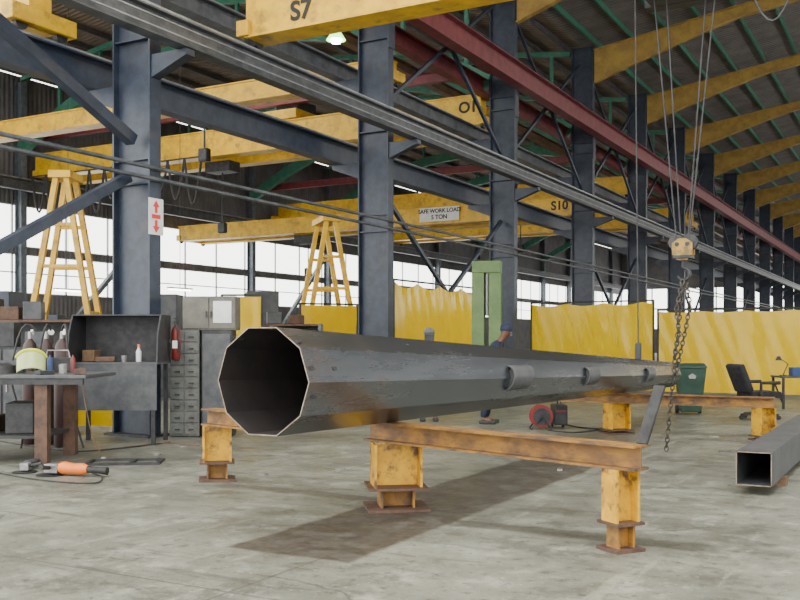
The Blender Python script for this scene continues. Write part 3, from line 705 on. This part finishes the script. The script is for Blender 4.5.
sg=thing('fire_sign','white upright sign with red arrows on the leftmost column','sign',(XC+HC+.01,Y0,3.64))
MB().box((.005,0,0),(.008,.34,.60)).build('sign_plate','white',sg)
sy=MB(); sy.prism([(-.08,.16),(0,.27),(.08,.16),(.03,.16),(.03,.06),(-.03,.06),(-.03,.16)],'x',.011,.014)
sy.prism([(-.08,-.16),(0,-.27),(.08,-.16),(.03,-.16),(.03,-.06),(-.03,-.06),(-.03,-.16)],'x',.011,.014); sy.b2((.011,-.1,-.035),(.014,.1,.035)); sy.build('arrows','signred',sg)

def grinder(label,loc,rz,m,k=1):
    t=thing('angle_grinder',label,'power tool',loc,rz)
    MB().tube([(-.05*k,0,.06*k),(.0,0,.06*k),(.08*k,0,.055*k),(.16*k,0,.055*k),(.20*k,0,.055*k)],[.03*k,.05*k,.04*k,.045*k,.03*k],12).build('body',m,t)
    MB().tube([(.18*k,0,.055*k),(.25*k,0,.05*k),(.36*k,0,.045*k)],[.03*k,.022*k,.030*k],10).build('rear_handle','black',t)
    MB().box((-.09*k,0,.055*k),(.11*k,.08*k,.07*k)).build('gear_head','steel',t,.01)
    MB().lathe([(.01,.0),(.11*k,.0),(.11*k,.006),(.01,.006)],(-.11*k,0,.008),20).build('disc','dark',t)
    MB().tube([(-.1*k,-.03,.06*k),(-.1*k,-.15*k,.08*k)],[.014*k,.02*k],8).build('side_handle','black',t)
    return t
grinder('orange angle grinder lying on the floor in front of the work table',grd(64,11.2),.30,'orange',1.55)
grinder('dark angle grinder lying on the floor left of the orange one',grd(28,11.6),2.2,'darkg',1.3)
def cable(lab,pts,r,m,name='hose',cat='hose'):
    P=[Vector(p) for p in pts]; P=[P[0]]+P+[P[-1]]; out=[]
    for i in range(1,len(P)-2):
        for k in range(8):
            t=k/8; a,b,c,d=P[i-1],P[i],P[i+1],P[i+2]
            out.append(.5*((2*b)+(c-a)*t+(2*a-5*b+4*c-d)*t*t+(3*b-a-3*c+d)*t**3))
    out.append(P[-2]); return tag(MB().tube(out,r,6).build(name,m),lab,cat)
def gp_(px,py,z=.012): d=F_PX*CAMZ/(py-HZ); v=grd(px,d); return (v[0],v[1],z)
cable('black grinder lead curling on the floor',[gp_(92,474),gp_(102,478),gp_(95,484),gp_(60,483),gp_(20,478),gp_(-20,470)],.008,'black','power_lead','cable')
cable('thin orange hose running from the booth across the floor to the cabinets',[(*grd(80,13.9)[:2],1.2),(*grd(86,13.9)[:2],.6),gp_(100,452),gp_(130,447),gp_(165,444),gp_(200,446)],.008,'brown')
cable('black cable lying across the floor left of the nearest trestle post',[gp_(-10,440),gp_(30,447),gp_(75,452),gp_(120,449),gp_(170,443)],.010,'black','floor_cable','cable')
ff=thing('angle_iron_weldment','flat rectangular steel weldment lying on the floor behind the grinders','steelwork',gp_(125,463,0),TH+.1)
for (c,d) in (((0,-.22,.015),(.95,.05,.03)),((0,.22,.015),(.95,.05,.03)),((-.45,0,.015),(.05,.39,.03)),((.45,0,.015),(.05,.39,.03)),((.1,0,.015),(.05,.39,.03))): MB().box(c,d).build('angle_bar','dark',ff)
for k,(px,py) in enumerate(((157,455),(183,447),(105,458),(262,475),(340,470),(560,470),(715,437),(725,452))):
    g=gp_(px,py,0); o=MB().box((0,0,.01),(.10+.01*k,.06,.02),Matrix.Rotation(k,3,'Z')).build('steel_offcut','steel'); o.location=g
    tag(o,'small pale steel offcut lying on the concrete near the trestles','offcut','scattered offcuts')

rl=thing('cable_reel','dark red and black cable reel standing on the floor under the pole','cable reel',grd(541,17),TH)
MB().lathe([(.02,-.10),(.20,-.10),(.20,-.08),(.11,-.07),(.11,.07),(.20,.08),(.20,.10),(.02,.10)],(0,0,.24),22,'y').build('drum','redp',rl)
MB().lathe([(.11,-.065),(.165,-.06),(.165,.06),(.11,.065)],(0,0,.24),20,'y').build('cable_winding','black',rl)
MB().lathe([(.02,-.13),(.15,-.13),(.15,-.105),(.02,-.105)],(0,0,.24),18,'y').build('hub','dark',rl)
for s in (-1,1): MB().tube([(-.18,s*.15,.02),(0,s*.15,.25),(.18,s*.15,.02)],.015,6).build('frame','dark',rl)
MB().tube([(-.18,-.15,.02),(-.18,.15,.02)],.015,6).build('foot_bar','dark',rl)
ws=thing('welding_machine','dark welding machine with red stripe beside the cable reel','welding machine',grd(559,17.3),TH)
MB().box((0,0,.25),(.24,.45,.36)).build('case','dark',ws,.02); MB().box((0,-.23,.32),(.18,.01,.04)).build('front_stripe','redd',ws)
for s in (-1,1): MB().lathe([(.01,-.02),(.06,-.02),(.06,.02),(.01,.02)],(s*.10,.16,.06),12,'x').build('wheel','black',ws)
MB().tube([(0,-.18,.43),(0,-.16,.50),(0,.16,.50),(0,.18,.43)],.015,6).build('handle','black',ws)
cable('black cable snaking on the floor by the cable reel',[gp_(560,424),gp_(580,428),gp_(600,430),gp_(575,433),gp_(548,431)],.012,'black','floor_cable','cable')
bn=thing('wheelie_bin','dark green wheelie bin standing by the right yellow curtain','bin',grd(690,20.5),TH-.15)
vs=[]; 
for (w_,d_,z,oy) in ((.42,.5,.06,.04),(.58,.70,1.0,0)): vs+=[(-w_/2,-d_/2+oy,z),(w_/2,-d_/2+oy,z),(w_/2,d_/2+oy,z),(-w_/2,d_/2+oy,z)]
MB().add(vs,[(0,3,2,1),(4,5,6,7),(0,1,5,4),(1,2,6,5),(2,3,7,6),(3,0,4,7)]).build('body','bin',bn,.02)
MB().prism([(-.38,1.0),(.36,1.0),(.36,1.05),(.0,1.10),(-.38,1.04)],'x',-.3,.3).build('lid','bin',bn,.01)
MB().tube([(-.25,.40,1.0),(.25,.40,1.0)],.018,8).build('handle','bin',bn)
MB().prism([(-.06,.78),(.06,.78),(.08,.84),(0,.89),(-.08,.84)],'y',-.345,-.331).build('white_mark','steel',bn)
for s in (-1,1): MB().lathe([(.01,-.03),(.10,-.03),(.10,.03),(.01,.03)],(s*.24,.26,.102),14,'x').build('wheel','black',bn)
oc=thing('office_chair','black swivel office chair with armrests in front of the right curtain','chair',grd(759,19.2),TH+1.7); oc.scale=(1.1,1.1,1.1)
MB().box((0,0,.46),(.60,.58,.12)).build('seat','blackf',oc,.03)
MB().box((0,.38,.76),(.58,.12,.54),Matrix.Rotation(-.38,3,'X')).build('backrest','blackf',oc,.04)
MB().tube([(0,.2,.41),(0,.3,.45),(0,.34,.62)],.022,8).build('back_support','dark',oc)
for s in (-1,1): MB().tube([(s*.27,.14,.44),(s*.34,.14,.46),(s*.34,.14,.68),(s*.34,-.22,.68)],.034,8).build('armrest','black',oc)
MB().tube([(0,0,.1),(0,0,.42)],.035,10).build('gas_column','dark',oc)
for k in range(5):
    a=k*2*PI/5+.3; l=MB().bar((0,0,.12),(.34*math.cos(a),.34*math.sin(a),.08),.07,.05).build('base_arm','black',oc)
    MB().lathe([(.005,-.02),(.037,-.02),(.037,.02),(.005,.02)],(.34*math.cos(a),.34*math.sin(a),.038),10,'x').build('caster','black',l)
dk=thing('desk','dark steel desk at the right edge behind the square tube','desk',grd(808,22.3),TH)
MB().box((0,0,.74),(1.5,.7,.04)).build('desktop','darkg',dk)
for sx in (-.7,.7):
    for sy in (-.3,.3): MB().box((sx,sy,.36),(.05,.05,.72)).build('leg','dark',dk)
MB().bar((-.7,-.3,.1),(-.7,.3,.65),.03,.03).build('diagonal','dark',dk)
jk=thing('desk_lamp','thin black desk lamp on the desk at the right edge','lamp',tuple(at(783,340,22.3))[:2]+(.761,),TH)
MB().lathe([(.02,0),(.09,0),(.08,.02)],(0,0,0),14).build('base','black',jk); MB().tube([(0,0,.02),(.12,0,.28),(-.1,0,.42)],.012,6).build('arm','black',jk)
MB().lathe([(.03,.06),(.08,-.04)],(-.1,0,.40),12).build('shade','black',jk)
tag(MB().box(Vector((tuple(at(797,340,22.3))[0],tuple(at(797,340,22.3))[1],.861)),(.3,.25,.2),Matrix.Rotation(TH,3,'Z')).build('storage_box','bluep',None,.01),'blue storage box on the desk at the right edge','box')
lp=thing('high_bay_lamp','glowing green round high bay lamp hanging in the side bay','lamp',tuple(at(336,40,26.5)))
MB().lathe([(.06,.45),(.10,.40),(.14,.2),(.27,.0)],(0,0,0),20).build('reflector','lamp',lp); MB().lathe([(.01,-.10),(.12,-.08),(.16,.0),(.02,.02)],(0,0,0),16).build('bulb','lampc',lp)
MB().tube([(0,0,.45),(0,0,3.2)],.012,6).build('hanging_rod','dark',lp)
for k,(px,py,d,wl) in enumerate(((68,291,33,10.3),(180,290,33,10.3))):
    tl=thing('tube_light','bright fluorescent tube light %s the leftmost column in the side bay'%('left of' if k==0 else 'right of'),'light',tuple(at(px,py,d)),PI/2)
    MB().box((0,0,.06),(1.2,.12,.05)).build('housing','white',tl); MB().tube([(-.55,0,0),(.55,0,0)],.03,8).build('tube','tube',tl)
    MB().tube([(0,0,.08),(0,0,wl)],.01,5).build('suspension_wire','dark',tl)

def rack(label,loc,rz,W,H,n):
    t=thing('storage_rack',label,'rack',loc,rz)
    for sx in (-W/2,W/2):
        for sy in (-.3,.3): MB().box((sx,sy,H/2),(.07,.07,H)).build('upright','bluelite',t)
    for k in range(n): MB().box((0,0,H*(k+1)/n-.025),(W,.65,.05)).build('shelf','rustdk',t)
    MB().box((0,.31,H/2),(W-.08,.02,H-.06)).build('back_sheet','dark',t)
    return t
rack('blue grey storage rack behind the work table',grd(15,19),TH,2.6,2.0,3)
rack('blue grey storage rack beyond the pole opening in the side bay',grd(285,24),TH,1.8,2.0,3)
for k,(px,d,z,m,col,hh) in enumerate(((-8,19,2.0,'dark','black',.42),(12,19,2.0,'rustdk','brown',.26),(34,19,2.0,'darkg','dark grey',.36),(274,24,2.0,'darkg','dark grey',.3),(296,24,2.0,'rustdk','rusty',.22))):
    v=at(px,340,d); tag(MB().box((v.x,v.y,z+.004+hh/2),(.36,.33,hh),Matrix.Rotation(TH+.08*k,3,'Z')).build('storage_box',m,None,.015),'%s box on top of the storage rack in the %s'%(col,'left background' if k<3 else 'middle background'),'box')

# ---------------- workers
def skinmesh(name,nodes,edges,m,parent,sub=2):
    me=bpy.data.meshes.new(name); keys=list(nodes); idx={k:i for i,k in enumerate(keys)}
    me.from_pydata([nodes[k][0] for k in keys],[(idx[a],idx[b]) for a,b in edges],[])
    o=bpy.data.objects.new(name,me); C.objects.link(o); o.parent=parent
    md=o.modifiers.new('skin','SKIN')
    for i,k in enumerate(keys):
        r=nodes[k][1]; sv=me.skin_vertices[0].data[i]; sv.radius=(r,r) if not isinstance(r,tuple) else r; sv.use_root=(i==0)
    s=o.modifiers.new('sub','SUBSURF'); s.levels=sub; s.render_levels=sub; me.materials.append(M[m]); md.use_smooth_shade=True
    return o
def person(label,loc,rz,lean,capm,mask=False,sc=1.0):
    wk=thing('person',label,'person',loc,rz); wk.scale=(sc,sc,sc)
    def lp_(y,z,k=1):
        a=lean*k; dz=z-.95; return (y+dz*math.sin(a), .95+dz*math.cos(a))
    def P(x,y,z): yy,zz=lp_(y,z); return (x,yy,zz)
    nd={'pel':((0,0,.95),.13),'wai':(P(0,.02,1.12),.12),'che':(P(0,.03,1.34),(.15,.12)),'nk':(P(0,.05,1.52),.055),'hd0':(P(0,.09,1.61),.06),'hd1':(P(0,.11,1.69),.085),'hd2':(P(0,.11,1.77),.07)}
    ed=[('pel','wai'),('wai','che'),('che','nk'),('nk','hd0'),('hd0','hd1'),('hd1','hd2')]
    for s,n in ((1,'r'),(-1,'l')):
        sh=P(s*.18,.03,1.44); el=(s*.25,sh[1]+.12,sh[2]-.25); wr=(s*.20,el[1]+.22,el[2]-.04); pa=(s*.19,wr[1]+.07,wr[2]-.01)
        nd.update({'sh'+n:(sh,.065),'el'+n:(el,.045),'wr'+n:(wr,.030),'pa'+n:(pa,.034),
          'hp'+n:((s*.10,0,.88),.09),'kn'+n:((s*.12,.05,.50),.06),'an'+n:((s*.12,-.03,.10),.042),'to'+n:((s*.13,.13,.04),.04)})
        ed+=[('che','sh'+n),('sh'+n,'el'+n),('el'+n,'wr'+n),('wr'+n,'pa'+n),('pel','hp'+n),('hp'+n,'kn'+n),('kn'+n,'an'+n),('an'+n,'to'+n)]
        for f in range(4):
            x=s*(.16+.02*f); L1=(.05,.058,.055,.045)[f]
            nd['f%d%s'%(f,n)]=((x,pa[1]+.03+L1*.6,pa[2]-.005),.009); nd['g%d%s'%(f,n)]=((x,pa[1]+.04+L1,pa[2]-.035),.008); ed+=[('pa'+n,'f%d%s'%(f,n)),('f%d%s'%(f,n),'g%d%s'%(f,n))]
        nd['t'+n]=((s*.145,pa[1]-.02,pa[2]-.015),.010); nd['u'+n]=((s*.13,pa[1]+.01,pa[2]-.03),.009); ed+=[('pa'+n,'t'+n),('t'+n,'u'+n)]
    skinmesh('body',nd,ed,'skin',wk)
    cn={k:(v[0],(tuple(q+.02 for q in v[1]) if isinstance(v[1],tuple) else v[1]+.022)) for k,v in nd.items() if k in('pel','wai','che') or k[:2] in('sh','el','hp','kn','an') }
    cn['nk']=(nd['nk'][0],.062)
    for n in 'rl': cn['wr'+n]=((Vector(nd['wr'+n][0])*.9+Vector(nd['el'+n][0])*.1)[:],.042)
    ce=[e for e in ed if e[0] in cn and e[1] in cn and not e[1].startswith('hd')]
    skinmesh('overalls',cn,ce,'overall',wk)
    h=Vector(nd['hd1'][0])
    MB().lathe([(.108,.035),(.115,.06),(.105,.12),(.07,.16),(.02,.175)],h,18).build('cap',capm,wk)
    MB().prism([(-.08,h.y+.07),(.08,h.y+.07),(.06,h.y+.17),(-.06,h.y+.17)],'z',h.z+.035,h.z+.05).build('cap_peak',capm,wk)
    if mask: MB().prism([(-.09,h.z-.14),(.09,h.z-.14),(.10,h.z+.02),(.08,h.z+.08),(-.08,h.z+.08),(-.10,h.z+.02)],'y',h.y+.11,h.y+.135).build('face_mask','dark',wk,.01)
    for s in (-1,1):
        MB().lathe([(.002,0),(.012,.004),(.002,.01)],(s*.035,h.y+.086,h.z),8,'y').build('eye','white',wk)
        MB().box((s*.13,.06,.035),(.11,.3,.07)).build('boot','black',wk,.02)
    MB().prism([(-.015,h.z-.06),(.015,h.z-.06),(.004,h.z),(-.004,h.z)],'y',h.y+.07,h.y+.105).build('nose','skin',wk)
    return wk
person('worker in navy overalls and cap bending behind the pole, near the green machine',grd(486,18.2),TH-PI/2-.3,.36,'overall',sc=1.06)
person('worker in dark mask and overalls standing behind the pole, before the scalloped curtain',grd(429,18.8),TH+PI,.06,'greyp',True,.99)

# ---------------- camera, world, lights
cam=bpy.data.cameras.new('camera'); co=bpy.data.objects.new('camera',cam); C.objects.link(co)
co.location=(0,0,CAMZ); co.rotation_euler=(PI/2,0,TH); cam.lens=F_PX/800*36; cam.sensor_width=36; cam.shift_y=.05; cam.clip_end=400
bpy.context.scene.camera=co
wd=bpy.data.worlds.new('world'); bpy.context.scene.world=wd; wd.use_nodes=True
bg=wd.node_tree.nodes['Background']; bg.inputs[0].default_value=(1.0,1.0,.95,1); bg.inputs[1].default_value=5.4
def area(loc,rot,sx,sy,e,col=(1,1,1)):  # added fill light below the closed roof, brightens the bays
    l=bpy.data.lights.new('bay_fill','AREA'); l.shape='RECTANGLE'; l.size=sx; l.size_y=sy; l.energy=e; l.color=col
    o=bpy.data.objects.new('bay_fill',l); C.objects.link(o); o.location=loc; o.rotation_euler=rot; return o
for y in (22,42,66,92): area((1,y,13.6),(0,0,0),5,8,1100,(1,.96,.86))
for y in (24,48,80): area((-22.8,y,12.2),(0,0,0),5,8,500,(1,.95,.84))
